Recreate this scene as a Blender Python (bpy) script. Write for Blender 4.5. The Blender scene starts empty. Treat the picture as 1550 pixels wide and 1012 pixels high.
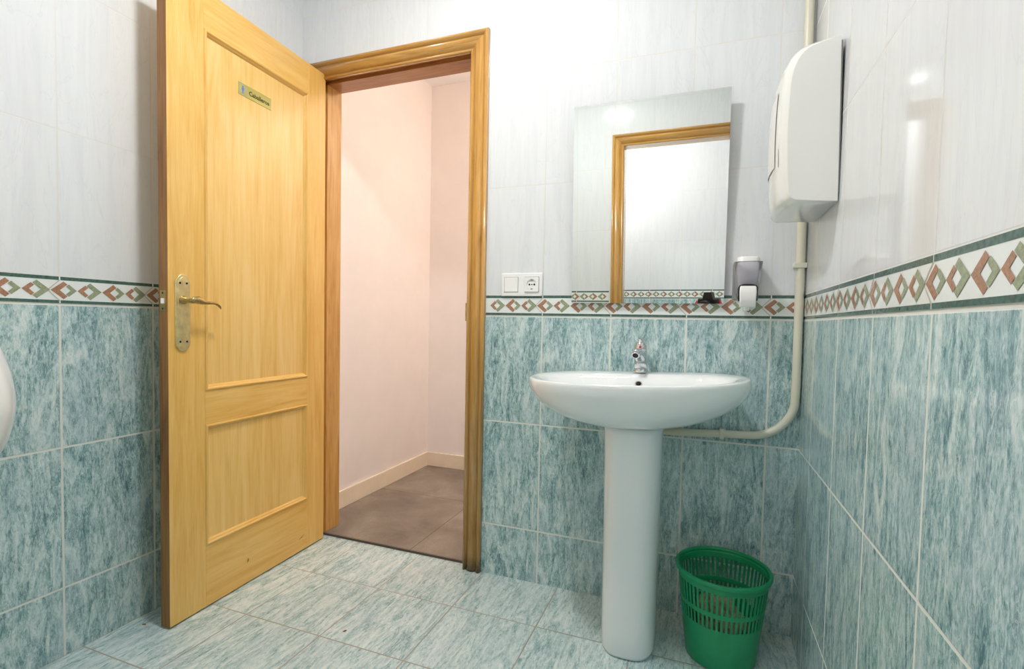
import bpy, bmesh, math, random
from mathutils import Vector, Matrix
random.seed(7)
scn = bpy.context.scene
COL = scn.collection
PI = math.pi

# ------------------------------------------------------------------ measures (metres)
XL = -1.961          # left wall
YF = -1.68           # front wall (behind the viewer, holds the second doorway)
YI = -2.70           # far wall of the room behind
H = 2.50             # ceiling
TW, TH = 0.25, 0.40  # wall tile
ZB, ZT = 0.9962, 1.0746   # decorated border, bottom and top
LAMP = (-0.98, -0.82, 2.45)

# ------------------------------------------------------------------ node helpers
class NT:
    def __init__(s, name):
        s.m = bpy.data.materials.new(name); s.m.use_nodes = True
        s.t = s.m.node_tree; s.n = s.t.nodes; s.l = s.t.links
        s.b = s.n['Principled BSDF']
    def new(s, kind, **kw):
        n = s.n.new(kind)
        for k, v in kw.items(): setattr(n, k, v)
        return n
    def link(s, a, b): s.l.new(a, b)
    def put(s, sock, v):
        if hasattr(v, 'is_linked') or hasattr(v, 'links'): s.l.new(v, sock)
        else: sock.default_value = v
    def math(s, op, a, b=None, c=None):
        n = s.new('ShaderNodeMath', operation=op)
        s.put(n.inputs[0], a)
        if b is not None: s.put(n.inputs[1], b)
        if c is not None: s.put(n.inputs[2], c)
        return n.outputs[0]
    def mix(s, f, a, b, bt='MIX'):
        n = s.new('ShaderNodeMix', data_type='RGBA', blend_type=bt)
        s.put(n.inputs[0], f); s.put(n.inputs[6], a); s.put(n.inputs[7], b)
        return n.outputs[2]
    def comb(s, x, y, z):
        n = s.new('ShaderNodeCombineXYZ')
        for i, v in enumerate((x, y, z)): s.put(n.inputs[i], v)
        return n.outputs[0]
    def noise(s, vec, scale, detail=4, rough=.6, dist=0):
        n = s.new('ShaderNodeTexNoise')
        s.link(vec, n.inputs['Vector'])
        n.inputs['Scale'].default_value = scale; n.inputs['Detail'].default_value = detail
        n.inputs['Roughness'].default_value = rough; n.inputs['Distortion'].default_value = dist
        return n.outputs[0]
    def ramp(s, f, stops, interp='LINEAR'):
        n = s.new('ShaderNodeValToRGB'); s.link(f, n.inputs[0])
        e = n.color_ramp.elements; n.color_ramp.interpolation = interp
        while len(e) < len(stops): e.new(.5)
        for i, (p, c) in enumerate(stops): e[i].position = p; e[i].color = c
        return n.outputs[0]
    def mapr(s, v, a, b, c=0., d=1.):
        n = s.new('ShaderNodeMapRange'); n.clamp = True
        s.put(n.inputs[0], v)
        for i, q in enumerate((a, b, c, d)): n.inputs[i+1].default_value = q
        return n.outputs[0]
    def bump(s, h, strength, dist):
        n = s.new('ShaderNodeBump'); s.put(n.inputs['Height'], h)
        n.inputs['Strength'].default_value = strength; n.inputs['Distance'].default_value = dist
        s.link(n.outputs[0], s.b.inputs['Normal'])

def srgb(r, g, b):
    f = lambda c: (c/12.92 if c <= .04045 else ((c+.055)/1.055)**2.4)
    return (f(r/255), f(g/255), f(b/255), 1)

def plain(name, col, rough=.5, metal=0., coat=0., var=0., scale=40, trans=0.):
    k = NT(name); b = k.b
    b.inputs['Base Color'].default_value = col
    b.inputs['Roughness'].default_value = rough
    b.inputs['Metallic'].default_value = metal
    b.inputs['Coat Weight'].default_value = coat
    b.inputs['Coat Roughness'].default_value = .05
    b.inputs['Transmission Weight'].default_value = trans
    if var:
        tc = k.new('ShaderNodeTexCoord')
        f = k.noise(tc.outputs['Object'], scale, 4, .6)
        lo = tuple(c*(1-var) for c in col[:3]) + (1,)
        hi = tuple(min(1, c*(1+var)) for c in col[:3]) + (1,)
        k.link(k.ramp(f, [(.3, lo), (.7, hi)]), b.inputs['Base Color'])
    return k.m

def tile_coords(k, w, h, gw):
    """UV (metres, aligned to the joints) -> joint mask 0/1, shifted texture coordinates"""
    uv = k.new('ShaderNodeUVMap'); sep = k.new('ShaderNodeSeparateXYZ'); k.link(uv.outputs[0], sep.inputs[0])
    u, v = sep.outputs[0], sep.outputs[1]
    def edge(c, s):
        f = k.math('FRACT', k.math('DIVIDE', c, s))
        d = k.math('MINIMUM', f, k.math('SUBTRACT', 1., f))
        return k.math('MULTIPLY', d, s)
    d = k.math('MINIMUM', edge(u, w), edge(v, h))
    mask = k.mapr(d, gw*.5, gw*.5+.0012)          # 0 in the joint, 1 on the tile
    wn = k.new('ShaderNodeTexWhiteNoise', noise_dimensions='3D')
    k.link(k.comb(k.math('FLOOR', k.math('DIVIDE', u, w)), k.math('FLOOR', k.math('DIVIDE', v, h)), 3.3), wn.inputs['Vector'])
    r = k.new('ShaderNodeSeparateColor'); k.link(wn.outputs['Color'], r.inputs[0])
    uu = k.math('ADD', u, k.math('MULTIPLY', r.outputs[0], 5.)); vv = k.math('ADD', v, k.math('MULTIPLY', r.outputs[1], 7.))
    return mask, uu, vv, r.outputs[2]

def teal_tile(name, w, h, gw, dark, mid, light, pale, grout, su, sv, rough=.09, blue=(.44, .56, .63, 1)):
    k = NT(name)
    mask, u, v, rnd = tile_coords(k, w, h, gw)
    big = k.noise(k.comb(k.math('MULTIPLY', u, su*1.5), k.math('MULTIPLY', v, sv*.9), rnd), 1.0, 8, .70, 1.6)
    fine = k.noise(k.comb(k.math('MULTIPLY', u, su*9), k.math('MULTIPLY', v, sv*9), 1.7), 1.0, 5, .75, .8)
    f = k.math('ADD', k.math('MULTIPLY', big, .55), k.math('MULTIPLY', fine, .45))
    col = k.ramp(f, [(.395, dark), (.47, mid), (.53, light), (.605, pale)])
    hue = k.noise(k.comb(k.math('MULTIPLY', u, su*.7), k.math('MULTIPLY', v, sv*.7), 5.5), 1.0, 3, .5, .5)
    col = k.mix(k.mapr(hue, .45, .7, 0., .35), col, blue)
    vein = k.noise(k.comb(k.math('MULTIPLY', u, su*1.2), k.math('MULTIPLY', v, sv*.55), 9.1), 1.0, 6, .62, 2.6)
    vm = k.mapr(k.math('ABSOLUTE', k.math('SUBTRACT', vein, .5)), .0, .016, .6, 0.)
    vm = k.math('MULTIPLY', vm, k.mapr(big, .42, .56, 1., .15))
    col = k.mix(vm, col, dark)
    v2 = k.noise(k.comb(k.math('MULTIPLY', u, su*2.2), k.math('MULTIPLY', v, sv*1.2), 2.7), 1.0, 5, .6, 2.0)
    wm = k.mapr(k.math('ABSOLUTE', k.math('SUBTRACT', v2, .5)), .0, .02, .55, 0.)
    col = k.mix(wm, col, pale)
    k.link(k.mix(mask, grout, col), k.b.inputs['Base Color'])
    k.link(k.mapr(mask, 0, 1, .7, rough), k.b.inputs['Roughness'])
    k.bump(mask, .5, .0012)
    return k.m

def white_tile(name, gw=.0028):
    k = NT(name)
    mask, u, v, rnd = tile_coords(k, TW, TH, gw)
    a = k.noise(k.comb(k.math('MULTIPLY', u, 34.), k.math('MULTIPLY', v, 3.), rnd), 1., 6, .65, .8)
    c = k.ramp(a, [(.3, srgb(224, 227, 231)), (.55, srgb(230, 233, 236)), (.75, srgb(233, 235, 237))])
    ve = k.noise(k.comb(k.math('MULTIPLY', u, 12.), k.math('MULTIPLY', v, 2.6), 4.4), 1., 5, .55, 2.0)
    vm = k.mapr(k.math('ABSOLUTE', k.math('SUBTRACT', ve, .5)), 0., .012, .35, 0.)
    c = k.mix(vm, c, srgb(213, 216, 223))
    k.link(k.mix(mask, srgb(222, 222, 219), c), k.b.inputs['Base Color'])
    k.link(k.mapr(mask, 0, 1, .6, .07), k.b.inputs['Roughness'])
    k.bump(mask, .35, .0008)
    return k.m

def wood(name, axis, light, mid, dark, freq=1., rough=.32, coat=.25):
    """oak veneer; grain runs along the object's local axis 0/1/2"""
    k = NT(name); tc = k.new('ShaderNodeTexCoord')
    def mp(long_s, cross):
        m = k.new('ShaderNodeMapping'); s = [cross]*3; s[axis] = long_s
        m.inputs['Scale'].default_value = s; k.link(tc.outputs['Object'], m.inputs[0]); return m.outputs[0]
    a = k.noise(mp(2.2*freq, 26*freq), 1., 6, .6, 1.3)
    b = k.noise(mp(7*freq, 330*freq), 1., 3, .6, 0)
    f = k.math('ADD', k.math('MULTIPLY', a, .6), k.math('MULTIPLY', b, .4))
    c = k.ramp(f, [(.32, dark), (.46, mid), (.62, light)])
    k.link(c, k.b.inputs['Base Color'])
    k.b.inputs['Roughness'].default_value = rough
    k.b.inputs['Coat Weight'].default_value = coat; k.b.inputs['Coat Roughness'].default_value = .12
    k.bump(b, .12, .0006)
    return k.m

M = {}
M['white_tile'] = white_tile('white_glazed_tile')
M['teal_tile'] = teal_tile('teal_glazed_tile', TW, TH, .0045, srgb(92, 127, 134), srgb(148, 181, 184), srgb(190, 213, 212), srgb(226, 236, 234), srgb(226, 228, 222), 17., 6.)
M['floor_tile'] = teal_tile('floor_glazed_tile', .30, .297, .0028, srgb(126, 160, 164), srgb(178, 203, 205), srgb(208, 224, 223), srgb(231, 239, 238), srgb(166, 158, 148), 19., 6., .22, srgb(194, 208, 216))
M['border_white'] = plain('border_white_glaze', srgb(236, 241, 240), .1)
M['border_green'] = plain('border_dark_green_glaze', srgb(76, 106, 98), .12, var=.35, scale=150)
M['border_rust'] = plain('border_rust_print', srgb(172, 128, 102), .15, var=.28, scale=260)
M['border_olive'] = plain('border_olive_print', srgb(154, 163, 134), .15, var=.25, scale=260)
M['joint_print'] = plain('beige_joint', srgb(196, 184, 168), .6)
M['grout'] = plain('cement_joint', srgb(224, 224, 218), .8)
M['plaster'] = plain('pale_pink_plaster', srgb(243, 236, 233), .85, var=.02, scale=6)
M['ceiling'] = plain('white_ceiling_paint', srgb(248, 248, 248), .8)
M['cream'] = plain('cream_painted_skirting', srgb(240, 226, 205), .5, var=.04, scale=12)
ol, om, od = srgb(239, 200, 122), srgb(231, 184, 98), srgb(217, 163, 75)
M['oak_v'] = wood('oak_upright_grain', 2, ol, om, od)
M['oak_h'] = wood('oak_level_grain', 0, ol, om, od)
M['oak_panel'] = wood('oak_panel_grain', 2, srgb(241, 206, 135), srgb(234, 193, 113), srgb(222, 174, 90), .8)
fl, fm, fd = srgb(216, 168, 98), srgb(198, 147, 74), srgb(164, 113, 50)
M['frame_v'] = wood('frame_oak_upright', 2, fl, fm, fd, 1.2, .22, .6)
M['frame_h'] = wood('frame_oak_level', 0, fl, fm, fd, 1.2, .22, .6)
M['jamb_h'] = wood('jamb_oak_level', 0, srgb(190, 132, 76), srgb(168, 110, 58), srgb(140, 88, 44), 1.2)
M['edge_wood'] = wood('raw_edge_wood', 2, srgb(170, 122, 66), srgb(140, 92, 44), srgb(84, 52, 22), .7, .5, 0)
M['brass'] = plain('worn_brass', srgb(236, 224, 172), .34, 1., var=.14, scale=60)
M['brass_dark'] = plain('aged_brass', srgb(186, 164, 112), .3, 1., var=.2, scale=60)
M['chrome'] = plain('chrome', srgb(215, 218, 222), .08, 1.)
M['steel'] = plain('steel', srgb(190, 190, 188), .3, 1.)
M['ceramic'] = plain('white_vitreous_china', srgb(243, 246, 247), .06, coat=.4)
M['dark'] = plain('dark_hole', srgb(30, 28, 26), .7)
M['plastic'] = plain('white_plastic', srgb(247, 247, 246), .22)
M['casing'] = plain('off_white_casing_plastic', srgb(238, 239, 236), .16, coat=.2)
M['seam'] = plain('grey_seam', srgb(150, 150, 146), .6)
M['pvc'] = plain('cream_pvc', srgb(226, 222, 203), .35)
M['green'] = plain('green_plastic', srgb(20, 146, 94), .32, var=.06, scale=30)
M['waste'] = plain('crumpled_tan_paper', srgb(176, 158, 122), .9, var=.25, scale=50)
M['red'] = plain('red_enamel', srgb(190, 30, 36), .3)
M['sign'] = plain('brushed_gold_sign', srgb(186, 180, 102), .38, .3, var=.06, scale=20)
M['blue'] = plain('blue_print', srgb(72, 128, 226), .4)
M['blue_pale'] = plain('pale_blue_print', srgb(138, 162, 178), .4)
M['ink'] = plain('black_print', srgb(52, 46, 30), .5)
M['black'] = plain('black_camera_plastic', srgb(24, 24, 26), .4)
M['scuff'] = plain('dark_scuff', srgb(96, 62, 28), .8)
M['scrap'] = plain('dry_leaf_brown', srgb(140, 90, 60), .9)

def mirror_mat():
    k = NT('silvered_glass'); b = k.b
    b.inputs['Base Color'].default_value = (.86, .90, .875, 1); b.inputs['Metallic'].default_value = 1; b.inputs['Roughness'].default_value = .0
    return k.m
M['mirror'] = mirror_mat()
M['glass_edge'] = plain('green_glass_edge', srgb(150, 176, 166), .15)
def smoke():
    k = NT('smoked_clear_plastic'); b = k.b
    b.inputs['Base Color'].default_value = srgb(240, 238, 246); b.inputs['Roughness'].default_value = .10
    b.inputs['Transmission Weight'].default_value = .85; b.inputs['IOR'].default_value = 1.3
    return k.m
M['smoke'] = smoke()
def emit(name, col, s):
    k = NT(name); b = k.b
    b.inputs['Base Color'].default_value = (1, 1, 1, 1)
    b.inputs['Emission Color'].default_value = col; b.inputs['Emission Strength'].default_value = s
    return k.m
M['lamp'] = emit('lit_opal_glass', (1., .985, .96, 1), 188)
M['lamp_inner'] = emit('lit_opal_glass_inner', (1., .99, .97, 1), 92)
M['lamp_corr'] = emit('lit_warm_opal_glass', (1., .885, .75, 1), 92)

def corridor_floor():
    k = NT('brown_grey_porcelain'); uv = k.new('ShaderNodeUVMap'); sep = k.new('ShaderNodeSeparateXYZ'); k.link(uv.outputs[0], sep.inputs[0])
    u, v = sep.outputs[0], sep.outputs[1]
    def edge(c, s):
        f = k.math('FRACT', k.math('DIVIDE', c, s)); return k.math('MULTIPLY', k.math('MINIMUM', f, k.math('SUBTRACT', 1., f)), s)
    mask = k.mapr(k.math('MINIMUM', edge(u, .60), edge(v, .60)), .001, .0022)
    vec = k.comb(u, v, 0.)
    a = k.noise(vec, 4., 6, .6, .4); b = k.noise(vec, 160., 3, .6, 0)
    f = k.math('ADD', k.math('MULTIPLY', a, .75), k.math('MULTIPLY', b, .25))
    c = k.ramp(f, [(.35, srgb(112, 102, 92)), (.52, srgb(140, 129, 117)), (.7, srgb(170, 159, 147))])
    k.link(k.mix(mask, srgb(84, 72, 64), c), k.b.inputs['Base Color']); k.b.inputs['Roughness'].default_value = .5
    return k.m
M['corr_floor'] = corridor_floor()

def dirt_frame():
    """frame oak, blackened by mop water at the foot"""
    m = M['frame_v'].copy(); m.name = 'frame_oak_upright_dirty_foot'
    t = m.node_tree; b = t.nodes['Principled BSDF']
    src = b.inputs['Base Color'].links[0].from_socket
    tc = t.nodes.new('ShaderNodeTexCoord'); sp = t.nodes.new('ShaderNodeSeparateXYZ'); t.links.new(tc.outputs['Object'], sp.inputs[0])
    nz = t.nodes.new('ShaderNodeTexNoise'); nz.inputs['Scale'].default_value = 60; t.links.new(tc.outputs['Object'], nz.inputs['Vector'])
    ad = t.nodes.new('ShaderNodeMath'); ad.operation = 'MULTIPLY_ADD'; t.links.new(nz.outputs[0], ad.inputs[0]); ad.inputs[1].default_value = -.05; t.links.new(sp.outputs[2], ad.inputs[2])
    mr = t.nodes.new('ShaderNodeMapRange'); t.links.new(ad.outputs[0], mr.inputs[0])
    for i, q in enumerate((-.035, .045, 1., 0.)): mr.inputs[i+1].default_value = q
    mx = t.nodes.new('ShaderNodeMix'); mx.data_type = 'RGBA'
    t.links.new(mr.outputs[0], mx.inputs[0]); t.links.new(src, mx.inputs[6]); mx.inputs[7].default_value = srgb(58, 38, 20)
    t.links.new(mx.outputs[2], b.inputs['Base Color'])
    return m
M['frame_foot'] = dirt_frame()

# ------------------------------------------------------------------ geometry helpers
class MB:
    """collects shapes into one bmesh, with material slots"""
    def __init__(s): s.bm = bmesh.new(); s.mats = []; s.uv = s.bm.loops.layers.uv.new('UVMap')
    def mi(s, m):
        if m not in s.mats: s.mats.append(m)
        return s.mats.index(m)
    def face(s, pts, m, uvs=None, smooth=False):
        vs = [s.bm.verts.new(p) for p in pts]
        f = s.bm.faces.new(vs); f.material_index = s.mi(m); f.smooth = smooth
        if uvs:
            for l, q in zip(f.loops, uvs): l[s.uv].uv = q
        return f
    def box(s, a, b, m, bevel=0, seg=2):
        x0, y0, z0 = (min(a[i], b[i]) for i in range(3)); x1, y1, z1 = (max(a[i], b[i]) for i in range(3))
        r = bmesh.ops.create_cube(s.bm, size=1)
        for v in r['verts']: v.co = Vector((x0+(v.co.x+.5)*(x1-x0), y0+(v.co.y+.5)*(y1-y0), z0+(v.co.z+.5)*(z1-z0)))
        fs = set(f for v in r['verts'] for f in v.link_faces)
        for f in fs: f.material_index = s.mi(m)
        if bevel:
            es = list(set(e for f in fs for e in f.edges))
            g = bmesh.ops.bevel(s.bm, geom=es, offset=bevel, segments=seg, profile=.5, affect='EDGES')
            for f in g['faces']: f.material_index = s.mi(m); f.smooth = True
        return r
    def loft(s, rings, m, close=True, cap0=False, cap1=False, smooth=True, cyc=False):
        V = [[s.bm.verts.new(p) for p in r] for r in rings]
        n = len(V[0]); k = s.mi(m); last = len(V) if cyc else len(V)-1
        for i in range(last):
            a, b = V[i], V[(i+1) % len(V)]
            for j in range(n if close else n-1):
                q = (a[j], a[(j+1) % n], b[(j+1) % n], b[j])
                f = s.bm.faces.new(q); f.material_index = k; f.smooth = smooth
        for c, rr in ((cap0, V[0]), (cap1, V[-1])):
            if c:
                f = s.bm.faces.new(rr if c else rr); f.material_index = k; f.smooth = False
        return V
    def tube(s, pts, rad, m, n=16, caps=True):
        pts = [Vector(p) for p in pts]
        rad = rad if isinstance(rad, (list, tuple)) else [rad]*len(pts)
        rings = []; up = None
        for i, p in enumerate(pts):
            t = (pts[min(i+1, len(pts)-1)]-pts[max(i-1, 0)]).normalized()
            if up is None:
                up = Vector((0, 0, 1)) if abs(t.z) < .9 else Vector((0, 1, 0))
            x = t.cross(up).normalized(); y = x.cross(t).normalized(); up = y
            r = rad[i]; rx, ry = r if isinstance(r, tuple) else (r, r)
            rings.append([p + x*rx*math.cos(2*PI*j/n) + y*ry*math.sin(2*PI*j/n) for j in range(n)])
        s.loft(rings, m, cap0=caps, cap1=caps)
    def lathe(s, prof, c, m, n=32, axis='z'):
        """prof: list of (r, h)"""
        rings = []
        for r, h in prof:
            ring = []
            for j in range(n):
                a = 2*PI*j/n; x, y = r*math.cos(a), r*math.sin(a)
                ring.append({'z': (c[0]+x, c[1]+y, c[2]+h), 'y': (c[0]+x, c[1]+h, c[2]+y), 'x': (c[0]+h, c[1]+x, c[2]+y)}[axis])
            rings.append(ring)
        s.loft(rings, m, cap0=prof[0][0] > 1e-6, cap1=prof[-1][0] > 1e-6)
    def prism(s, poly, h0, h1, m, plane='xz', bevel=0):
        """2-D outline extruded along the remaining axis"""
        def P(a, b, h): return {'xz': (a, h, b), 'xy': (a, b, h), 'yz': (h, a, b)}[plane]
        A = [s.bm.verts.new(P(a, b, h0)) for a, b in poly]; B = [s.bm.verts.new(P(a, b, h1)) for a, b in poly]
        k = s.mi(m); n = len(poly); fs = [s.bm.faces.new(A), s.bm.faces.new(B)]
        for j in range(n): fs.append(s.bm.faces.new((A[j], A[(j+1) % n], B[(j+1) % n], B[j])))
        for f in fs: f.material_index = k
        if bevel:
            es = [e for e in fs[1].edges]
            g = bmesh.ops.bevel(s.bm, geom=es, offset=bevel, segments=2, profile=.5, affect='EDGES')
            for f in g['faces']: f.material_index = k; f.smooth = True
    def build(s, name, parent=None, loc=None, rot=None, recalc=True, bev=None, sub=0):
        if recalc: bmesh.ops.recalc_face_normals(s.bm, faces=s.bm.faces[:])
        me = bpy.data.meshes.new(name); s.bm.to_mesh(me); s.bm.free()
        for m in s.mats: me.materials.append(m)
        o = bpy.data.objects.new(name, me); COL.objects.link(o)
        if parent: o.parent = parent
        if loc: o.location = loc
        if rot: o.rotation_euler = rot
        if sub:
            md = o.modifiers.new('sub', 'SUBSURF'); md.levels = md.render_levels = sub
        return o

def tag(o, label=None, cat=None, group=None, kind=None):
    for k, v in (('label', label), ('category', cat), ('group', group), ('kind', kind)):
        if v: o[k] = v
    return o
def thing(name, label, cat, loc=(0, 0, 0), rot=(0, 0, 0), group=None, kind=None):
    o = bpy.data.objects.new(name, None); COL.objects.link(o); o.location = loc; o.rotation_euler = rot
    o.empty_display_size = .05
    return tag(o, label, cat, group, kind)
def struct(o, label, cat): return tag(o, label, cat, None, 'structure')

# ------------------------------------------------------------------ walls
def frame_of(kind):
    """(origin, u axis, outward normal away from the room it faces)"""
    return {'back': (lambda u, z, d: (u, d, z)), 'right': (lambda u, z, d: (d, -u, z)), 'left': (lambda u, z, d: (XL-d, u, z)),
            'front': (lambda u, z, d: (-u, YF-d, z)), 'inner': (lambda u, z, d: (-u, YI-d, z))}[kind]

def wall(name, kind, rects, off, label, thick=.10):
    """rects (u0, u1, z0, z1): split at the tile border, UV in metres aligned to the joints"""
    P = frame_of(kind); mb = MB()
    for (u0, u1, z0, z1) in rects:
        cuts = [z0] + [z for z in (ZB, ZT) if z0 < z < z1] + [z1]
        for a, b in zip(cuts, cuts[1:]):
            mid = (a+b)/2
            m, v0 = (M['teal_tile'], ZB) if mid < ZB else ((M['grout'], 0) if mid < ZT else (M['white_tile'], ZT))
            mb.face([P(u0, a, 0), P(u1, a, 0), P(u1, b, 0), P(u0, b, 0)], m, [(u0-off, a-v0), (u1-off, a-v0), (u1-off, b-v0), (u0-off, b-v0)])
        c = M['plaster']
        A = [P(u0, z0, 0), P(u1, z0, 0), P(u1, z1, 0), P(u0, z1, 0)]; B = [P(u0, z0, thick), P(u1, z0, thick), P(u1, z1, thick), P(u0, z1, thick)]
        mb.face(B[::-1], c)
        for j in range(4): mb.face([A[j], A[(j+1) % 4], B[(j+1) % 4], B[j]], c)
    return struct(mb.build(name, recalc=False), label, 'wall')

DIAMOND_BIG = [(-.0305, 0), (-.001, .0245), (.0080, .0165), (-.0100, 0), (.0080, -.0165), (-.001, -.0245)]
DIAMOND_SMALL = [(.0305, 0), (.0112, .0172), (.0040, .0108), (.0150, 0), (.0040, -.0108), (.0112, -.0172)]
def border(name, kind, spans, off, label):
    P = frame_of(kind); mb = MB(); zc = (ZB+ZT)/2
    for (u0, u1) in spans:
        k0 = math.floor((u0-off)/TW); k1 = math.ceil((u1-off)/TW)
        for k in range(k0, k1):
            a, b = max(u0, off+k*TW+.0018), min(u1, off+(k+1)*TW-.0018)
            if b-a < .002: continue
            z0, z1 = ZB+.0035, ZT-.001
            ga, gb = a, b
            a, b = max(u0, off+k*TW), min(u1, off+(k+1)*TW)
            A = [P(a, z0, 0), P(b, z0, 0), P(b, z1, 0), P(a, z1, 0)]; F = [P(a, z0, -.0012), P(b, z0, -.0012), P(b, z1, -.0012), P(a, z1, -.0012)]
            mb.face(F, M['border_white'])
            for j in range(4): mb.face([A[j], A[(j+1) % 4], F[(j+1) % 4], F[j]], M['border_white'])
            a, b = ga, gb
            for s0, s1 in ((z0+.0004, z0+.0085), (z1-.0100, z1-.0004)):
                mb.face([P(a, s0, -.0016), P(b, s0, -.0016), P(b, s1, -.0016), P(a, s1, -.0016)], M['border_green'])
            j = off+k*TW                           # printed joint, bent round the tip of the first diamond
            if j-.030 > u0 and j+.002 < u1:
                for s0, s1, jm, hw in ((.0285, 0, 'joint_print', .0016), (-.0285, 0, 'joint_print', .0016)):
                    mb.face([P(j-hw, zc+s0, -.0018), P(j-.0275-hw, zc, -.0018), P(j-.0275+hw, zc, -.0018), P(j+hw, zc+s0, -.0018)], M[jm])
        n0 = math.floor((u0-off)/(TW/4))-1; n1 = math.ceil((u1-off)/(TW/4))+1
        for n in range(n0, n1):
            c = off + n*TW/4 + .010
            if n % 2 == 0: sh = ((DIAMOND_BIG, 1, 'border_rust'), (DIAMOND_SMALL, 1, 'border_olive'))
            else: sh = ((DIAMOND_BIG, -1, 'border_olive'), (DIAMOND_SMALL, -1, 'border_rust'))
            for poly, sg, mn in sh:
                pts = [(c+sg*x, zc+.0005+y) for x, y in poly]
                if min(p[0] for p in pts) < u0 or max(p[0] for p in pts) > u1: continue
                top = [pts[0], pts[1], pts[2], pts[3]]; bot = [pts[0], pts[3], pts[4], pts[5]]
                for q in (top, bot): mb.face([P(x, y, -.0019) for x, y in q], M[mn])
    return struct(mb.build(name, recalc=False), label, 'tile border')

G_BACK, G_RIGHT, G_LEFT, G_FRONT, G_IN = -.842, .1694, -.8942, 1.115, .475
D0, D1, DT = -1.885, -1.133, 2.015      # rough opening of the doorway in the back wall
wall('wall_back', 'back', [(XL-.1, D0, 0, H), (D1, .1, 0, H), (D0, D1, DT, H)], G_BACK, 'white over teal tiled wall behind the washbasin and mirror', .13)
wall('wall_right', 'right', [(0, 2.9, 0, H)], G_RIGHT, 'white over teal tiled wall beside the towel dispenser')
wall('wall_left', 'left', [(YF, 0, 0, H)], G_LEFT, 'white over teal tiled wall behind the open oak door')
E0, E1, ET = .095, .815, 2.02           # opening in the front wall, measured along u = -x
wall('wall_front', 'front', [(0, E0, 0, H), (E1, 2.07, 0, H), (E0, E1, ET, H)], G_FRONT, 'tiled wall with a second oak doorway, seen only in the mirror', .10)
wall('wall_far', 'inner', [(0, 1.4, 0, H)], G_IN, 'tiled wall beyond the second doorway, seen in the mirror')
mb = MB(); mb.box((-1.40, YF-.1, 0), (-1.30, YI, H), M['plaster']); struct(mb.build('wall_side'), 'side wall of the room behind the viewer', 'wall')
border('trim_1', 'back', [(D1+.065, -.0025)], G_BACK, 'diamond patterned tile border along the washbasin wall')
border('trim_2', 'right', [(.003, 2.69)], G_RIGHT, 'diamond patterned tile border running along the right-hand wall')
border('trim_3', 'left', [(YF+.003, -.003)], G_LEFT, 'diamond patterned tile border on the wall behind the open door')
border('trim_4', 'front', [(.892, 1.955)], G_FRONT, 'diamond patterned tile border beside the doorway seen in the mirror')
border('trim_5', 'inner', [(.003, 1.297)], G_IN, 'diamond patterned tile border far back in the mirror')

# floor, ceiling, corridor
def slab(name, rects, z, m, label, cat, ox=0, oy=0, thick=.06, up=True):
    mb = MB()
    for (x0, x1, y0, y1) in rects:
        A = [(x0, y0, z), (x1, y0, z), (x1, y1, z), (x0, y1, z)]; t = -thick if up else thick
        B = [(x, y, z+t) for x, y, _ in A]; uv = [(x-ox, y-oy) for x, y, _ in A]
        mb.face(A if up else A[::-1], m, uv if up else uv[::-1]); mb.face(B[::-1] if up else B, m)
        for j in range(4): mb.face([A[j], A[(j+1) % 4], B[(j+1) % 4], B[j]], m)
    return struct(mb.build(name), label, cat)
slab('floor', [(XL-.1, .1, YI-.1, .032)], 0, M['floor_tile'], 'pale teal marbled square tile floor of the washroom', 'floor', -1.061, -.256)
slab('floor_corridor', [(-2.10, -.3, .032, 1.26)], .010, M['corr_floor'], 'dark brown grey tile floor beyond the doorway', 'floor', -1.413, .637)
slab('ceiling', [(XL-.1, .1, YI-.1, .13)], H, M['ceiling'], 'white washroom ceiling', 'ceiling', up=False)
slab('ceiling_corridor', [(-2.10, -.3, .13, 1.26)], H, M['ceiling'], 'white corridor ceiling beyond the doorway', 'ceiling', up=False)
CX, CY = -1.996, 1.160
for nm, a, b, lb in (('wall_corridor_left', (CX-.1, .13, 0), (CX, CY, H), 'pale pink corridor wall seen through the doorway'),
                     ('wall_corridor_back', (CX-.1, CY, 0), (-.3, CY+.1, H), 'pale pink end wall of the corridor'),
                     ('wall_corridor_right', (-.4, .13, 0), (-.3, CY, H), 'corridor wall hidden past the door frame')):
    mb = MB(); mb.box(a, b, M['plaster']); struct(mb.build(nm), lb, 'wall')
mb = MB(); mb.box((CX, .131, .010), (CX+.012, CY, .100), M['cream'], .002); struct(mb.build('baseboard_left'), 'cream baseboard along the left corridor wall', 'baseboard')
mb = MB(); mb.box((CX+.012, CY-.012, .010), (-.4, CY, .100), M['cream'], .002); struct(mb.build('baseboard_back'), 'cream baseboard on the corridor end wall', 'baseboard')

# ------------------------------------------------------------------ door frames
PROF = [(0, 0), (0, .010), (.003, .013), (.008, .013), (.011, .009), (.015, .009), (.018, .013), (.026, .0175), (.040, .0185), (.049, .016),
        (.052, .012), (.056, .012), (.059, .017), (.064, .020), (.070, .020), (.075, .015), (.075, 0)]
def architrave(P, i0, i1, zt, parent, wl=.075):
    """three moulded lengths mitred at the corners; P(u, z, d) with d towards the room"""
    for nm, seg, vert in (('architrave_side', 'a', 1), ('architrave_head', 'h', 0), ('architrave_side', 'b', 1)):
        mb = MB(); mt = M['frame_foot'] if vert else M['frame_h']; R0, R1 = [], []
        for w, t in PROF:
            if seg == 'a': ww = w*wl/.075; R0.append(P(i0-ww, 0.001, t)); R1.append(P(i0-ww, zt+w, t))
            elif seg == 'b': R0.append(P(i1+w, 0.001, t)); R1.append(P(i1+w, zt+w, t))
            else: ww = w*wl/.075; R0.append(P(i0-ww, zt+w, t)); R1.append(P(i1+w, zt+w, t))
        mb.loft([R0, R1], mt, cap0=True, cap1=True, smooth=True)
        mb.build(nm, parent)
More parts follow.
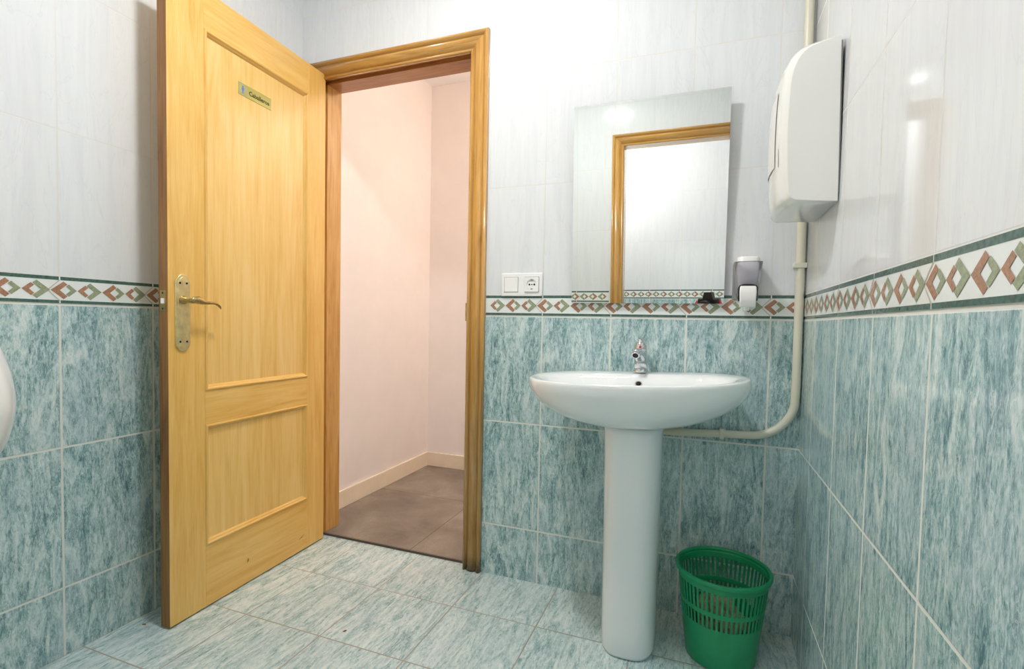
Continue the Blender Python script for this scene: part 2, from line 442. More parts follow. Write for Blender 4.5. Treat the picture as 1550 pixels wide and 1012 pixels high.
fr = struct(thing('door_frame', None, None), 'moulded oak frame around the doorway to the corridor', 'door frame')
architrave(lambda u, z, d: (u, -d-.0005, z), -1.872, -1.145, 1.990, fr)
def jamb(y0, y1, x0, x1, name, parent, rebate=.040):
    mb = MB(); mb.prism([(x0, y0), (x1, y0), (x1, y0+rebate), (x1 + (.012 if x1 > x0 else -.012), y0+rebate), (x1 + (.012 if x1 > x0 else -.012), y1), (x0, y1)], .0105 if y0 >= 0 else .001, 2.004, M['frame_v'], 'xy')
    mb.build(name, parent)
mb = MB(); mb.prism([(D0, .001), (-1.874, .001), (-1.874, .040), (-1.860, .040), (-1.860, .129), (D0, .129)], .0105, 2.004, M['frame_v'], 'xy'); mb.build('jamb', fr)
mb = MB(); mb.prism([(D1, .001), (-1.143, .001), (-1.143, .040), (-1.157, .040), (-1.157, .129), (D1, .129)], .0105, 2.004, M['frame_v'], 'xy'); mb.build('jamb', fr)
mb = MB(); mb.prism([(.001, DT), (.001, 2.006), (.040, 2.006), (.040, 1.994), (.129, 1.994), (.129, DT)], D0, D1, M['jamb_h'], 'yz'); mb.build('head_jamb', fr)
mb = MB(); mb.box((-1.1585, .005, .975), (-1.1425, .033, 1.045), M['brass_dark'], .0008); mb.build('strike_plate', fr)
fr2 = struct(thing('door_frame', None, None), 'moulded oak door frame reflected in the mirror', 'door frame')
architrave(lambda u, z, d: (-u, YF+d+.0005, z), E0+.005, E1-.010, 2.005, fr2)
mb = MB(); mb.box((-E0, YF-.099, .001), (-E0-.012, YF-.001, ET), M['frame_v']); mb.build('jamb', fr2)
mb = MB(); mb.box((-E1, YF-.099, .001), (-E1+.012, YF-.001, ET), M['frame_v']); mb.build('jamb', fr2)
mb = MB(); mb.box((-E0-.012, YF-.099, ET), (-E1+.012, YF-.001, ET-.012), M['frame_h']); mb.build('head_jamb', fr2)

# ------------------------------------------------------------------ open door leaf: local x = from hinge to free edge, +y = the face we see
LW, LH, LT, LZ = .703, 2.012, .035, .006
DANG = -math.radians(87.6)
door = struct(thing('door_1', None, None, (-1.8345, -.002, 0), (0, 0, DANG)), 'open oak panel door with a brass lever handle and small sign', 'door')
S0, S1 = .105, .577           # inner edges of hinge stile and lock stile
RZ = (.213, .616, .729, 1.889)
def leafbox(name, x0, x1, z0, z1, m, y0=-LT, y1=0, bev=.0008):
    mb = MB(); mb.box((x0, y0, z0), (x1, y1, z1), m, bev, 1); return mb.build(name, door)
leafbox('hinge_stile', 0, S0, LZ, LH, M['oak_v'])
leafbox('lock_stile', S1, LW-.002, LZ, LH, M['oak_v'])
leafbox('bottom_rail', S0, S1, LZ, RZ[0], M['oak_h'])
leafbox('lock_rail', S0, S1, RZ[1], RZ[2], M['oak_h'])
leafbox('top_rail', S0, S1, RZ[3], LH, M['oak_h'])
leafbox('panel', S0, S1, RZ[0], RZ[1], M['oak_panel'], -.026, -.009, 0)
leafbox('panel', S0, S1, RZ[2], RZ[3], M['oak_panel'], -.026, -.009, 0)
tag(leafbox('lock_edge', LW-.002, LW, LZ, LH, M['edge_wood'], -LT, -.0005, 0), 'dark raw wood edge strip')
BEAD = [(0, .0005), (.002, .004), (.006, .0045), (.009, .002), (.0105, -.002), (.0135, -.003), (.017, -.0075), (.018, -.0092), (0, -.0092)]
for z0, z1 in ((RZ[0], RZ[1]), (RZ[2], RZ[3])):
    for sd, mt in (('h0', 'oak_h'), ('h1', 'oak_h'), ('v0', 'oak_v'), ('v1', 'oak_v')):
        mb = MB(); R0, R1 = [], []
        for w, t in BEAD:
            if sd == 'h0': R0.append((S0+w, t, z0+w)); R1.append((S1-w, t, z0+w))
            if sd == 'h1': R0.append((S0+w, t, z1-w)); R1.append((S1-w, t, z1-w))
            if sd == 'v0': R0.append((S0+w, t, z0+w)); R1.append((S0+w, t, z1-w))
            if sd == 'v1': R0.append((S1-w, t, z0+w)); R1.append((S1-w, t, z1-w))
        mb.loft([R0, R1], M[mt], cap0=True, cap1=True, smooth=False); mb.build('panel_moulding', door)
for z in (.25, 1.02, 1.80):
    mb = MB(); mb.tube([(-.004, -.0395, z-.045), (-.004, -.0395, z+.045)], .006, M['brass_dark'], 12); mb.build('hinge', door)
for (x, z, l, a) in ((.409, .088, .016, .25), (.404, .086, .013, .2), (.135, .062, .030, 1.15)):
    mb = MB(); dx, dz = math.sin(a)*l/2, math.cos(a)*l/2
    mb.tube([(x+dx, .0004, z-dz), (x, .0006, z), (x-dx, .0004, z+dz)], [(.0006, .0003), (.0014, .0004), (.0004, .0003)], M['scuff'], 6); mb.build('scuff_mark', door)
# handle plate with ogee ends
hc, z0, z1 = .6565, .862, 1.101
half = [(.0, 0), (.008, .0015), (.014, .007), (.0165, .013), (.022, .016), (.0245, .022)]
outl = [(hc+x, z0+z) for x, z in half] + [(hc+x, z1-z) for x, z in half[::-1]] + [(hc-x, z1-z) for x, z in half[1:]] + [(hc-x, z0+z) for x, z in half[::-1][:-1]]
mb = MB(); mb.prism(outl, .0002, .0055, M['brass'], 'xz', .002)
hp = mb.build('handle_plate', door)
inn = [(hc+(x-hc)*.72, (z0+z1)/2+(z-(z0+z1)/2)*.93) for x, z in outl]
mb = MB(); mb.prism(inn, .0050, .0068, M['brass'], 'xz', .0012); mb.build('raised_field', hp)
for x in (-.011, .011):
    for z in (z0+.030, z1-.028):
        mb = MB(); mb.lathe([(.0034, .0066), (.0034, .0074), (.0, .0078)], (hc+x, 0, z), M['dark'], 12, 'y'); mb.build('screw', hp)
mb = MB(); hz = 1.021
mb.lathe([(.013, .006), (.013, .010), (.009, .013), (.0085, .030), (.0095, .040), (.0105, .050), (.008, .055), (0, .056)], (hc, 0, hz), M['brass_dark'], 20, 'y')
hd = mb.build('lever', door)
mb = MB()
mb.tube([(hc+.008, .046, hz), (hc-.004, .047, hz+.001), (hc-.016, .048, hz+.001), (hc-.028, .049, hz-.003), (hc-.040, .0495, hz-.0065), (hc-.056, .049, hz-.0065), (hc-.072, .048, hz-.006), (hc-.086, .046, hz-.010), (hc-.097, .043, hz-.017), (hc-.104, .040, hz-.023)],
        [(.006, .006), (.009, .010), (.0095, .0125), (.008, .010), (.006, .006), (.0046, .0046), (.0046, .0042), (.0046, .0040), (.0044, .0038), (.002, .002)], M['brass_dark'], 14)
mb.build('grip', hd)
# latch in the free edge
mb = MB(); mb.box((LW, -.029, .985), (LW+.0016, -.006, 1.048), M['brass_dark'], .0006)
lp = mb.build('latch_plate', door)
mb = MB(); mb.prism([(LW+.0016, -.024), (LW+.012, -.012), (LW+.012, -.011), (LW+.0016, -.011)], 1.008, 1.024, M['plastic'], 'xy'); tag(mb.build('latch_bolt', lp), 'white latch bolt')
for z in (.993, 1.040):
    mb = MB(); mb.lathe([(.003, .0016), (.003, .0022), (0, .0022)], (LW, -.0175, z), M['dark'], 10, 'x'); mb.build('screw', lp)

# sign on the door
sg = thing('sign', 'small brass coloured sign reading Caballeros on the door panel', 'sign', (0, 0, 0))
sg.matrix_world = Matrix.Translation((-1.8345, -.002, 0)) @ Matrix.Rotation(DANG, 4, 'Z') @ Matrix.Translation((.3655, -.0090, 1.7675))
mb = MB(); mb.box((-.0735, .0001, -.0215), (.0735, .0012, .0215), M['sign'], .0004, 1); mb.build('plate', sg)
mb = MB()      # pictogram: rounded outline with a standing figure
def rrect(w, h, r, n=5):
    o = []
    for cx, cz, a0 in ((w-r, h-r, 0), (-w+r, h-r, 90), (-w+r, -h+r, 180), (w-r, -h+r, 270)):
        for i in range(n+1):
            a = math.radians(a0+90*i/n); o.append((cx+r*math.cos(a), cz+r*math.sin(a)))
    return o
PXC = .0545
A, B = rrect(.0150, .0185, .004), rrect(.0136, .0171, .0032)
mb.loft([[(PXC+x, .0014, z) for x, z in A], [(PXC+x, .0014, z) for x, z in B]], M['blue_pale'], smooth=False)
mb.lathe([(.0027, .0013), (.0027, .0015), (0, .0015)], (PXC, 0, .0105), M['blue'], 14, 'y')
mb.prism([(PXC-.0052, .0068), (PXC+.0052, .0068), (PXC+.0046, -.002), (PXC+.0028, -.002), (PXC+.0024, -.014), (PXC-.0024, -.014), (PXC-.0028, -.002), (PXC-.0046, -.002)], .0013, .0015, M['blue'], 'xz')
tag(mb.build('pictogram', sg), 'blue standing figure in a rounded outline')
cu = bpy.data.curves.new('lettering', 'FONT'); cu.body = 'Caballeros'; cu.size = .0215; cu.align_x = 'CENTER'; cu.align_y = 'CENTER'; cu.extrude = .0001; cu.offset = .0005
cu.materials.append(M['ink'])
_t = bpy.data.objects.new('lettering_curve', cu); COL.objects.link(_t)
bpy.context.view_layer.update()
_me = bpy.data.meshes.new_from_object(_t.evaluated_get(bpy.context.evaluated_depsgraph_get())); bpy.data.objects.remove(_t)
tx = bpy.data.objects.new('lettering', _me); COL.objects.link(tx); tx.parent = sg
tx.matrix_local = Matrix(((-1, 0, 0, -.0175), (0, 0, 1, .0014), (0, 1, 0, -.002), (0, 0, 0, 1)))
tag(tx, 'dark letters reading Caballeros')

# ------------------------------------------------------------------ washbasin
BX, BZ = -.480, .815
wb = thing('washbasin', 'white ceramic pedestal washbasin below the mirror', 'washbasin', (BX, 0, 0))
def outline(hw, yb, yt, yf, wb_, n=72):
    """boat-shaped plan: straight back of half width wb_ at yb, tips at yt with half width hw, round front at yf"""
    pts = []
    for j in range(n):
        a = 2*PI*j/n; c, s = math.cos(a), math.sin(a)
        if s <= 0:
            x = hw*math.copysign(abs(c)**.86, c); y = yt - (yt-yf)*abs(s)**.95
        else:
            x = hw*c; y = yt + (yb-yt)*min(1, s/max(1e-6, math.sqrt(max(1e-6, 1-(wb_/hw)**2))))
            t = abs(c)*hw
        pts.append((x, y))
    return pts
RIM = outline(.327, -.004, -.185, -.462, .215)
BOT = [(.088*math.cos(2*PI*j/72), -.235+.105*math.sin(2*PI*j/72)) for j in range(72)]
INN = outline(.285, -.115, -.215, -.432, .20)
def mixr(A, B, t, z): return [(a[0]*(1-t)+b[0]*t, a[1]*(1-t)+b[1]*t, z) for a, b in zip(A, B)]
rings = []
for i in range(15):                       # underside, bottom to rim
    ph = PI/2*(1-i/14); t = math.cos(ph)**1.0; z = .682 + (BZ-.018-.682)*(1-math.sin(ph)**1.12)
    rings.append(mixr(BOT, RIM, t, z))
rings += [mixr(BOT, RIM, 1.0, BZ-.010), mixr(BOT, RIM, .995, BZ-.003), mixr(BOT, RIM, .982, BZ), mixr(RIM, INN, .22, BZ+.001), mixr(RIM, INN, .75, BZ-.0005), mixr(RIM, INN, 1., BZ-.004)]
cen = [(0, -.265)]*72
for t, z in ((.05, BZ-.014), (.10, BZ-.035), (.17, BZ-.062), (.28, BZ-.088), (.45, BZ-.106), (.68, BZ-.116), (.90, BZ-.120)):
    rings.append(mixr(INN, cen, t, z))
mb = MB(); mb.loft(rings, M['ceramic'], cap0=True, cap1=True)
bs = mb.build('basin', wb)
TILT = -math.radians(2.0)
bs.location = (0, 0, 0)
bs.matrix_local = Matrix.Translation((0, 0, .76)) @ Matrix.Rotation(TILT, 4, 'Y') @ Matrix.Translation((0, 0, -.76))
mb = MB(); mb.lathe([(.011, .0), (.011, .003), (.008, .003), (.008, 0.001), (0, 0.001)], (0, 0, 0), M['steel'], 20, 'y')
ov = mb.build('overflow', bs); ov.location = (.006, -.1365, BZ-.030); ov.rotation_euler = (math.radians(155), 0, 0)
mb = MB(); mb.lathe([(.006, .0), (.0075, .0035), (0, .0036)], (0, 0, 0), M['dark'], 16, 'y'); mb.build('overflow_hole', ov)
mb = MB(); mb.lathe([(.030, 0), (.030, .003), (.022, .003), (.020, .001), (0, .001)], (0, -.265, BZ-.120), M['chrome'], 24); mb.build('drain', bs)
mb = MB(); rg = []
def pedring(hw, yb, yf, z, n=48):
    o = []
    for j in range(n):
        a = 2*PI*j/n; c, s = math.cos(a), math.sin(a); e = .72
        o.append((hw*math.copysign(abs(c)**e, c), (yb+yf)/2 + (yb-yf)/2*math.copysign(abs(s)**e, s), z))
    return o
for hw, yb, yf, z in ((.071, -.110, -.300, .0), (.077, -.105, -.312, .004), (.0795, -.100, -.316, .015), (.0800, -.10, -.318, .06), (.0805, -.10, -.322, .20), (.0815, -.10, -.328, .40), (.083, -.10, -.335, .58), (.085, -.10, -.338, .66), (.085, -.10, -.338, .674), (.078, -.11, -.33, .679)):
    rg.append(pedring(hw, yb, yf, z))
mb.loft(rg, M['ceramic'], cap0=True, cap1=True)
pd = mb.build('pedestal', wb)
pd.location = (.006, 0, 0)

# faucet
fc = thing('faucet', 'small chrome mixer tap with a red dot on the washbasin', 'tap', (BX+.003, -.070, BZ+.003), (0, TILT, math.radians(-5)))
mb = MB(); mb.lathe([(.025, 0), (.025, .004), (.022, .007), (.0205, .012)], (0, 0, 0), M['chrome'], 28); mb.build('base', fc)
mb = MB()
mb.lathe([(.0205, .010), (.0203, .03), (.0205, .055), (.0210, .068), (.0200, .0695)], (0, 0, 0), M['chrome'], 28)
mb.build('body', fc)
mb = MB()
mb.tube([(0, .002, .040), (0, -.016, .052), (0, -.034, .062), (0, -.052, .067), (0, -.066, .066), (0, -.076, .061)], [(.0190, .019), (.0185, .0175), (.0165, .015), (.0145, .0135), (.0130, .0125), (.0125, .012)], M['chrome'], 24)
sp = mb.build('spout', fc)
mb = MB(); mb.tube([(0, -.0752, .0614), (0, -.0800, .0578)], .0118, M['chrome'], 20); mb.tube([(0, -.0790, .0586), (0, -.0804, .0575)], .0092, M['dark'], 20); mb.build('aerator', sp)
mb = MB(); mb.lathe([(.0195, .0705), (.0208, .0715), (.0205, .078), (.0185, .088), (.0150, .096), (.010, .1005), (0, .102)], (0, 0, 0), M['chrome'], 28)
hd = mb.build('handle', fc)
mb = MB(); mb.tube([(0, -.012, .094), (0, -.004, .102), (.002, .006, .107), (.005, .018, .110), (.008, .028, .111)], [(.0090, .005), (.0088, .005), (.008, .0042), (.007, .0035), (.004, .002)], M['chrome'], 14); mb.build('lever', hd)
mb = MB(); mb.lathe([(.0042, 0), (.0042, .002), (0, .0026)], (0, 0, 0), M['red'], 14, 'y')
rd = mb.build('red_dot', hd); rd.location = (.003, -.0190, .083); rd.rotation_euler = (math.radians(168), 0, math.radians(10)); tag(rd, 'red dot')

# ------------------------------------------------------------------ mirror (leaning forward a little)
mt = math.radians(2.2)
MX0, MX1, MHt = -.730, -.230, .672
mb = MB(); mb.box((MX0, 0, 0), (MX1, .004, MHt), M['mirror'])
mr = mb.build('mirror'); mr.data.materials.append(M['glass_edge']); mr.data.materials.append(M['steel'])
for p in mr.data.polygons:
    if p.normal.y > .9: p.material_index = 2
    elif abs(p.normal.y) < .5: p.material_index = 1
mr.location = (0, -.016, 1.046); mr.rotation_euler = (mt, 0, 0)
tag(mr, 'frameless rectangular mirror leaning forward above the washbasin', 'mirror')

# ------------------------------------------------------------------ switch and socket plate
sw = thing('switch_plate', 'white double plate with light switch and power socket beside the mirror', 'switch', (-.923, 0, 1.113))
mb = MB(); mb.box((-.0805, -.009, -.0425), (.0805, -.0005, .0425), M['plastic'], .003); mb.build('plate', sw)
mb = MB(); mb.box((-.067, -.0115, -.0270), (-.014, -.0085, .0270), M['plastic'], .001)
rk = mb.build('rocker', sw)
mb = MB(); mb.box((-.0685, -.0094, -.0285), (-.0125, -.0090, .0285), M['seam']); mb.build('seam', rk)
mb = MB(); A = rrect(.0285, .0285, .003); B2 = rrect(.0270, .0270, .003)
mb.loft([[(.0405+x, -.0091, z) for x, z in A], [(.0405+x, -.0091, z) for x, z in B2]], M['seam'], smooth=False)
so = mb.build('socket_seam', sw)  # flat grey seam ring between plate and socket
SXC = .0405
mb = MB()
A = rrect(.0268, .0268, .003); n = len(A)
A = [q for p, p2 in zip(A, A[1:]+A[:1]) for q in ((p, tuple(p[i]+(p2[i]-p[i])*t for i in (0, 1))) if False else [tuple(p[i]+(p2[i]-p[i])*t/6 for i in (0, 1)) for t in range(6)])]
circ = [(.0192*math.cos(math.atan2(z, x)), .0192*math.sin(math.atan2(z, x))) for x, z in A]
mb.loft([[(SXC+x, -.0088, z) for x, z in A], [(SXC+x, -.0118, z) for x, z in A], [(SXC+x, -.0135, z) for x, z in A], [(SXC+x, -.0135, z) for x, z in circ], [(SXC+x, -.0092, z) for x, z in circ]], M['plastic'], cap1=True, smooth=False)
sk = mb.build('socket', sw)
for x, z, r in ((-.0095, 0, .0036), (.0095, 0, .0036), (0, 0, .0024)):
    mb = MB(); mb.lathe([(r, -.0091), (r, -.0095), (0, -.0095)], (SXC+x, 0, z), M['dark'], 12, 'y'); mb.build('pin_hole', sk)
for z in (.0165, -.0165):
    mb = MB(); mb.box((SXC-.0040, -.0130, z-.0020), (SXC+.0040, -.0092, z+.0020), M['seam'], .0004); mb.build('earth_clip', sk)

# ------------------------------------------------------------------ soap dispenser
sd = thing('soap_dispenser', 'translucent wall soap dispenser with white push lever beside the mirror', 'soap dispenser', (-.166, 0, 1.045))
mb = MB(); mb.box((-.040, -.006, .012), (.036, -.0005, .130), M['seam'], .004); mb.build('back_plate', sd)
def sring(hw, yf, z, n=32):
    o = []
    for j in range(n):
        a = 2*PI*j/n; c, s = math.cos(a), math.sin(a); e = .55
        o.append((hw*math.copysign(abs(c)**e, c), (-.007+yf)/2 + (-.007-yf)/2*math.copysign(abs(s)**e, s), z))
    return o
mb = MB(); mb.loft([sring(.026, -.062, .012), sring(.030, -.070, .022), sring(.035, -.084, .075), sring(.0405, -.092, .122), sring(.041, -.093, .126), sring(.038, -.090, .126), sring(.032, -.080, .075), sring(.0265, -.066, .026)], M['smoke'], cap0=True, cap1=True)
mb.build('cover', sd)
mb = MB(); mb.loft([sring(.026, -.060, .030), sring(.029, -.070, .078), sring(.0345, -.082, .120), sring(.0325, -.079, .124), sring(.0325, -.079, .139), sring(.030, -.076, .142)], M['plastic'], cap0=True, cap1=True)
mb.build('reservoir', sd)
mb = MB()
arch = [(-.0265, .006), (.0265, .006), (.0275, .046), (.024, .054), (.012, .0575), (-.012, .0575), (-.024, .054), (-.0275, .046)]
mb.prism(arch, -.0760, -.0868, M['black'], 'xz', .001); mb.build('lever_surround', sd)
mb = MB()
mb.loft([[(sx*w, y, z) for sx in (-1, -.8, -.3, .3, .8, 1)] + [(sx*w, -.070, z) for sx in (1, -1)] for w, y, z in ((.0225, -.080, -.012), (.0228, -.088, -.008), (.0225, -.097, .012), (.0235, -.097, .034), (.0225, -.093, .048), (.020, -.087, .0520))], M['plastic'], cap0=True, cap1=True)
mb.build('push_lever', sd)
mb = MB(); mb.lathe([(.009, -.022), (.010, -.006), (.014, .012)], (0, -.045, 0), M['plastic'], 18); mb.build('nozzle', sd)

# ------------------------------------------------------------------ paper towel dispenser on the right wall
td = thing('towel_dispenser', 'off-white rounded paper towel dispenser on the right-hand wall', 'dispenser', (-.003, -.250, 1.272), (0, -math.radians(1.0), 0))
def tring(u, z0, zc):
    """side profile (x into the room, z) at offset u along the wall"""
    k = abs(u)/.130; ins = .010*max(0, (k-.80)/.20)**2; bul = .014*(1-k*k)
    fx = -(.112+bul-ins)
    pr = [(-.0005, 0.), (fx+.020, -.002+ins), (fx+.008, .004+ins), (fx-.001, .020), (fx-.005, .09), (fx-.006, .18), (fx-.002, .270), (fx+.003, .315), (fx+.011, .348-ins), (fx+.030, .374-ins), (fx+.062, .384-ins), (-.0005, .391-ins)]
    return [(x, u, z) for x, z in pr]
def smooth_poly(pts, it=1):
    for _ in range(it):
        o = [pts[0]]
        for a, b in zip(pts[1:-1], pts[2:]):
            o.append(tuple(a[i]*.75+b[i]*.25 for i in range(3))); o.append(tuple(a[i]*.25+b[i]*.75 for i in range(3)))
        o.append(pts[-1]); pts = o
    return pts
us = [-.130, -.1285, -.124, -.116, -.106, -.09, -.05, 0, .05, .09, .106, .116, .124, .1285, .130]
mb = MB(); mb.loft([smooth_poly(tring(u, 0, 0), 2) for u in us], M['casing'], cap0=True, cap1=True)
cv = mb.build('cover', td)
mb = MB(); mb.box((.0035, -.127, .02), (-.0005, .127, .372), M['seam'], .001); mb.build('back_plate', td)
def plate_on_front(name, u0, u1, za, zb, m, lift):
    mb = MB(); rr = []
    for i in range(9):
        u = u0+(u1-u0)*i/8; pr = smooth_poly(tring(u, 0, 0), 2); row = []
        for j in range(13):
            z = za+(zb-za)*j/12
            best = None
            for a, b in zip(pr, pr[1:]):
                if min(a[2], b[2]) <= z <= max(a[2], b[2]) and a[0] < -.06 and abs(b[2]-a[2]) > 1e-6:
                    t = (z-a[2])/(b[2]-a[2]); x = a[0]+(b[0]-a[0])*t; best = x if best is None else min(best, x)
            row.append((best-lift, u, z))
        rr.append(row)
    mb.loft(rr, m, close=False)
    return mb.build(name, cv)
plate_on_front('level_window_seam', -.072, .072, .105, .292, M['seam'], .0006)
plate_on_front('level_window', -.070, .070, .108, .289, M['plastic'], .0012)
plate_on_front('lock_slot', -.102, -.098, .10, .145, M['seam'], .0008)

# ------------------------------------------------------------------ conduit pipe
PR, PY = .0125, -.0150
pp = thing('pipe', 'cream plastic conduit pipe bending behind the washbasin', 'pipe', (0, 0, 0))
pts = [(-.024, PY, H-.001)] + [(-.024+.008*i/8, PY, 2.4-(2.4-.80)*i/8) for i in range(9)]
r = .125; xc, zc = -.016-r, .755
for i in range(1, 13):
    a = PI/2*i/12; pts.append((xc + r*math.cos(a), PY, zc - r*math.sin(a)))
pts += [(-.18, PY, .6285), (-.222, PY, .6275), (-.30, PY, .622), (-.45, PY, .618)]
mb = MB(); mb.tube(pts, PR, M['pvc'], 18); mb.build('conduit', pp)
mb = MB(); mb.box((-.0365, -.030, 1.155), (.0005-.0015, -.0005, 1.170), M['pvc'], .002); mb.build('clip', pp)
mb = MB(); mb.box((-.229, -.030, .612), (-.215, -.0005, .645), M['pvc'], .002); mb.build('clip', pp)

# ------------------------------------------------------------------ waste bin with slotted wall
bn = thing('waste_bin', 'green slotted plastic waste bin in the corner beside the pedestal', 'bin', (-.212, -.172, 0), (0, 0, 0))
NS = 56; BH = .268
def br(z): return .097 + (.128-.097)*(z/BH)
rows = [0., .004, .012, .06, .112, .125, .128, .164, .167, .175, .178, .236, .239, .250, .256]
mb = MB(); bm = mb.bm; gi = mb.mi(M['green'])
def bring(z, dr=0, n=NS*2): return [(math.cos(2*PI*(j)/n)*(br(z)+dr), math.sin(2*PI*(j)/n)*(br(z)+dr), z) for j in range(n)]
V = [[bm.verts.new(p) for p in bring(z, -.004 if z == 0 else 0)] for z in rows]
n = NS*2
for i in range(len(rows)-1):
    slot = (rows[i], rows[i+1]) in ((.128, .164), (.178, .236))
    for j in range(n):
        if slot and j % 2 == 0: continue
        f = bm.faces.new((V[i][j], V[i][(j+1) % n], V[i+1][(j+1) % n], V[i+1][j])); f.material_index = gi; f.smooth = True
f = bm.faces.new(V[0]); f.material_index = gi
bo = mb.build('body', bn); sl = bo.modifiers.new('wall', 'SOLIDIFY'); sl.thickness = .0022; sl.offset = -1
mb = MB(); rr = []
for a in [2*PI*i/10 for i in range(10)]:
    rr.append([(math.cos(2*PI*j/64)*(br(.262)+.0015+.0055*math.cos(a)), math.sin(2*PI*j/64)*(br(.262)+.0015+.0055*math.cos(a)), .260+.0075*math.sin(a)) for j in range(64)])
mb.loft(rr, M['green'], cyc=True); mb.build('rim', bn)
# crumpled paper inside
mb = MB()
for (x, y, z, s) in ((-.03, -.02, .05, .048), (.035, .02, .052, .05), (0, .04, .10, .045), (-.035, .03, .115, .04), (.03, -.035, .112, .042), (0, -.01, .15, .036)):
    q = bmesh.ops.create_icosphere(mb.bm, subdivisions=3, radius=s)
    for v in q['verts']:
        d = v.co.normalized(); kf = 1 + .22*math.sin(9*d.x+4*d.z+x*90)*math.sin(8*d.y+y*70) + random.uniform(-.07, .05)
        v.co = Vector((x, y, z)) + v.co*kf
wp = mb.build('waste_paper'); wp.data.materials.append(M['waste']); wp.location = (-.212, -.172, 0)
tag(wp, 'crumpled tan paper heaped inside the green waste bin', 'paper', None, 'stuff')

# ------------------------------------------------------------------ urinal on the left wall (only its lip shows)
def uring(hw, d, z, n=56):
    o = []
    for j in range(n):
        a = -PI/2 + PI*j/(n-1); c, s = math.cos(a), math.sin(a)
        o.append((d*abs(c)**.45, hw*math.copysign(abs(s)**.7, s), z))
    return o
mb = MB()
key = [(.095, .05, .52), (.120, .13, .55), (.148, .22, .61), (.173, .281, .67), (.184, .305, .735), (.1855, .309, .785), (.181, .297, .84), (.173, .264, .90), (.163, .217, .97), (.153, .165, 1.05), (.145, .140, 1.12), (.128, .122, 1.17), (.10, .10, 1.19)]
R = []
for (a, b) in zip(key, key[1:]):
    i = key.index(a); p0 = key[max(i-1, 0)]; p3 = key[min(i+2, len(key)-1)]
    for t in (0, .25, .5, .75):
        R.append(uring(*[.5*(2*a[q]+(b[q]-p0[q])*t+(2*p0[q]-5*a[q]+4*b[q]-p3[q])*t*t+(3*a[q]-3*b[q]+p3[q]-p0[q])*t**3) for q in range(3)]))
R.append(uring(*key[-1]))
mb.loft(R, M['ceramic'], cap0=True, cap1=True)
ur = mb.build('urinal')
mb = MB(); q = bmesh.ops.create_uvsphere(mb.bm, u_segments=40, v_segments=24, radius=1)
for v in q['verts']: v.co = Vector((.345+v.co.x*.235, v.co.y*.128, 1.0+v.co.z*.215))
mb.mi(M['ceramic']); cut = mb.build('hollow')
md = ur.modifiers.new('hollow', 'BOOLEAN'); md.object = cut; md.operation = 'DIFFERENCE'; md.solver = 'EXACT'
bpy.context.view_layer.update()
_me = bpy.data.meshes.new_from_object(ur.evaluated_get(bpy.context.evaluated_depsgraph_get()))
ur.modifiers.clear(); ur.data = _me; bpy.data.objects.remove(cut)
if not _me.materials: _me.materials.append(M['ceramic'])
for p in _me.polygons: p.use_smooth = True; p.material_index = 0
_me.set_sharp_from_angle(angle=math.radians(40))
ur.location = (XL+.0008, -1.263, 0)
tag(ur, 'white ceramic urinal on the left wall at the picture edge', 'urinal')

# ------------------------------------------------------------------ litter on the floor
def scrap(name, x, y, s, a, label):
    mb = MB(); q = bmesh.ops.create_icosphere(mb.bm, subdivisions=2, radius=1)
    for v in q['verts']: v.co = Vector((v.co.x*s, v.co.y*s*.45, (v.co.z+.9)*s*.22)) * (1+random.uniform(-.12, .12))
    o = mb.build(name); o.data.materials.append(M['scrap']); o.location = (x, y, .0008); o.rotation_euler = (0, 0, a); tag(o, label, 'debris')
scrap('leaf_scrap', -1.905, -.715, .006, .5, 'brown scrap on the floor tiles at the foot of the left wall')
scrap('leaf_scrap', -1.305, -.505, .006, 1.0, 'brown scrap on the open floor between door and pedestal')

# ------------------------------------------------------------------ viewer's camera on a tripod, seen only in the mirror
yaw, pitch, roll = .3564, -.0388, .0202
Cc = Vector((-.2904, -1.7522, .9696))
fv = Vector((-math.sin(yaw)*math.cos(pitch), math.cos(yaw)*math.cos(pitch), math.sin(pitch)))
rv = Vector((math.cos(yaw), math.sin(yaw), 0)); uv_ = rv.cross(fv)
r2 = rv*math.cos(roll)+uv_*math.sin(roll); u2 = -rv*math.sin(roll)+uv_*math.cos(roll)
RM = Matrix((r2, u2, -fv)).transposed().to_4x4()
cm = thing('photo_camera', 'black camera on a tripod, seen at the lower edge of the mirror', 'camera')
cm.matrix_world = Matrix.Translation(Cc) @ RM
mb = MB(); mb.box((-.070, -.050, .075), (.070, .048, .125), M['black'], .008); mb.build('body', cm)
mb = MB(); mb.prism([(-.034, .046), (.034, .046), (.024, .088), (-.024, .088)], .070, .120, M['black'], 'xy', .004); mb.build('viewfinder_hump', cm)
mb = MB(); mb.lathe([(.030, .006), (.036, .006), (.037, .010), (.037, .050), (.034, .052), (.034, .080)], (0, 0, 0), M['black'], 28); mb.build('lens', cm)
mb = MB(); mb.tube([(-.072, .030, .09), (-.095, -.02, .072), (-.080, -.055, .066), (0, -.07, .064), (.080, -.055, .066), (.095, -.02, .072), (.072, .030, .09)], [(.010, .0015)]*7, M['red'], 8); tag(mb.build('strap', cm), 'red strap')
tr = thing('tripod', 'black camera tripod standing behind the viewer', 'tripod', (0, 0, 0))
hp_ = Cc - fv*.10; top = Vector((hp_.x, hp_.y, hp_.z-.0585))
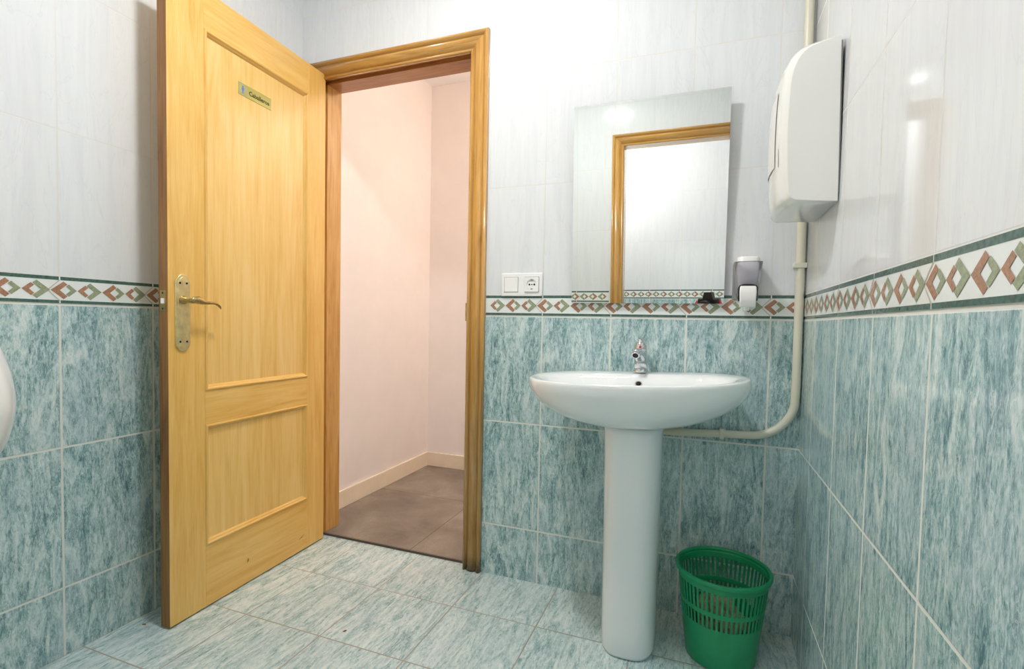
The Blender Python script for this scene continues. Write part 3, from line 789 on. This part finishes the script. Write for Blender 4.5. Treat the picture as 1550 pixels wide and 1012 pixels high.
mb = MB(); mb.tube([top, (top.x, top.y, .62)], .014, M['black'], 14); mb.build('column', tr)
for a in (205, 325, 85):
    ca, sa = math.cos(math.radians(a)), math.sin(math.radians(a))
    ln = .24 if a != 85 else .26
    mb = MB(); mb.tube([(top.x+.02*ca, top.y+.02*sa, .80), (top.x+ln*ca, top.y+ln*sa, .012)], [.013, .010], M['black'], 12); mb.build('leg', tr)

# ------------------------------------------------------------------ lamps
def lamp(name, x, y, r, m, label):
    t = thing(name, label, 'lamp', (x, y, H))
    mb = MB(); mb.lathe([(r*.92, -.0005), (r*.92, -.012), (r*.8, -.014)], (0, 0, 0), M['plastic'], 32); mb.build('base', t)
    mb = MB(); mb.lathe([(r*.90, -.014), (r*.98, -.016), (r, -.020), (r*.96, -.025), (r*.75, -.029), (r*.4, -.031), (0, -.032)], (0, 0, 0), m, 32); mb.build('shade', t)
lamp('ceiling_lamp', LAMP[0], LAMP[1], .090, M['lamp'], 'round opal ceiling lamp above the washroom')
lamp('ceiling_lamp', -1.02, -2.28, .10, M['lamp_inner'], 'round opal ceiling lamp in the room behind the viewer')
lamp('ceiling_lamp', -.60, .80, .10, M['lamp_corr'], 'warm round ceiling lamp in the corridor')

# ------------------------------------------------------------------ camera and view
cd = bpy.data.cameras.new('Camera'); co = bpy.data.objects.new('Camera', cd); COL.objects.link(co)
co.matrix_world = Matrix.Translation(Cc) @ RM
cd.sensor_fit = 'HORIZONTAL'; cd.sensor_width = 36; cd.lens = 756.89/1550*36
cd.shift_x = -6.25/1550; cd.shift_y = 12.55/1550; cd.clip_start = .003
scn.camera = co
w = bpy.data.worlds.new('World'); scn.world = w; w.use_nodes = True
w.node_tree.nodes['Background'].inputs[0].default_value = (.02, .02, .02, 1)
vs = scn.view_settings; vs.view_transform = 'Standard'; vs.look = 'None'; vs.gamma = 1; vs.use_curve_mapping = False; vs.exposure = 0.13
scn.cycles.use_denoising = True
scn.cycles.max_bounces = 14; scn.cycles.diffuse_bounces = 8; scn.cycles.glossy_bounces = 6
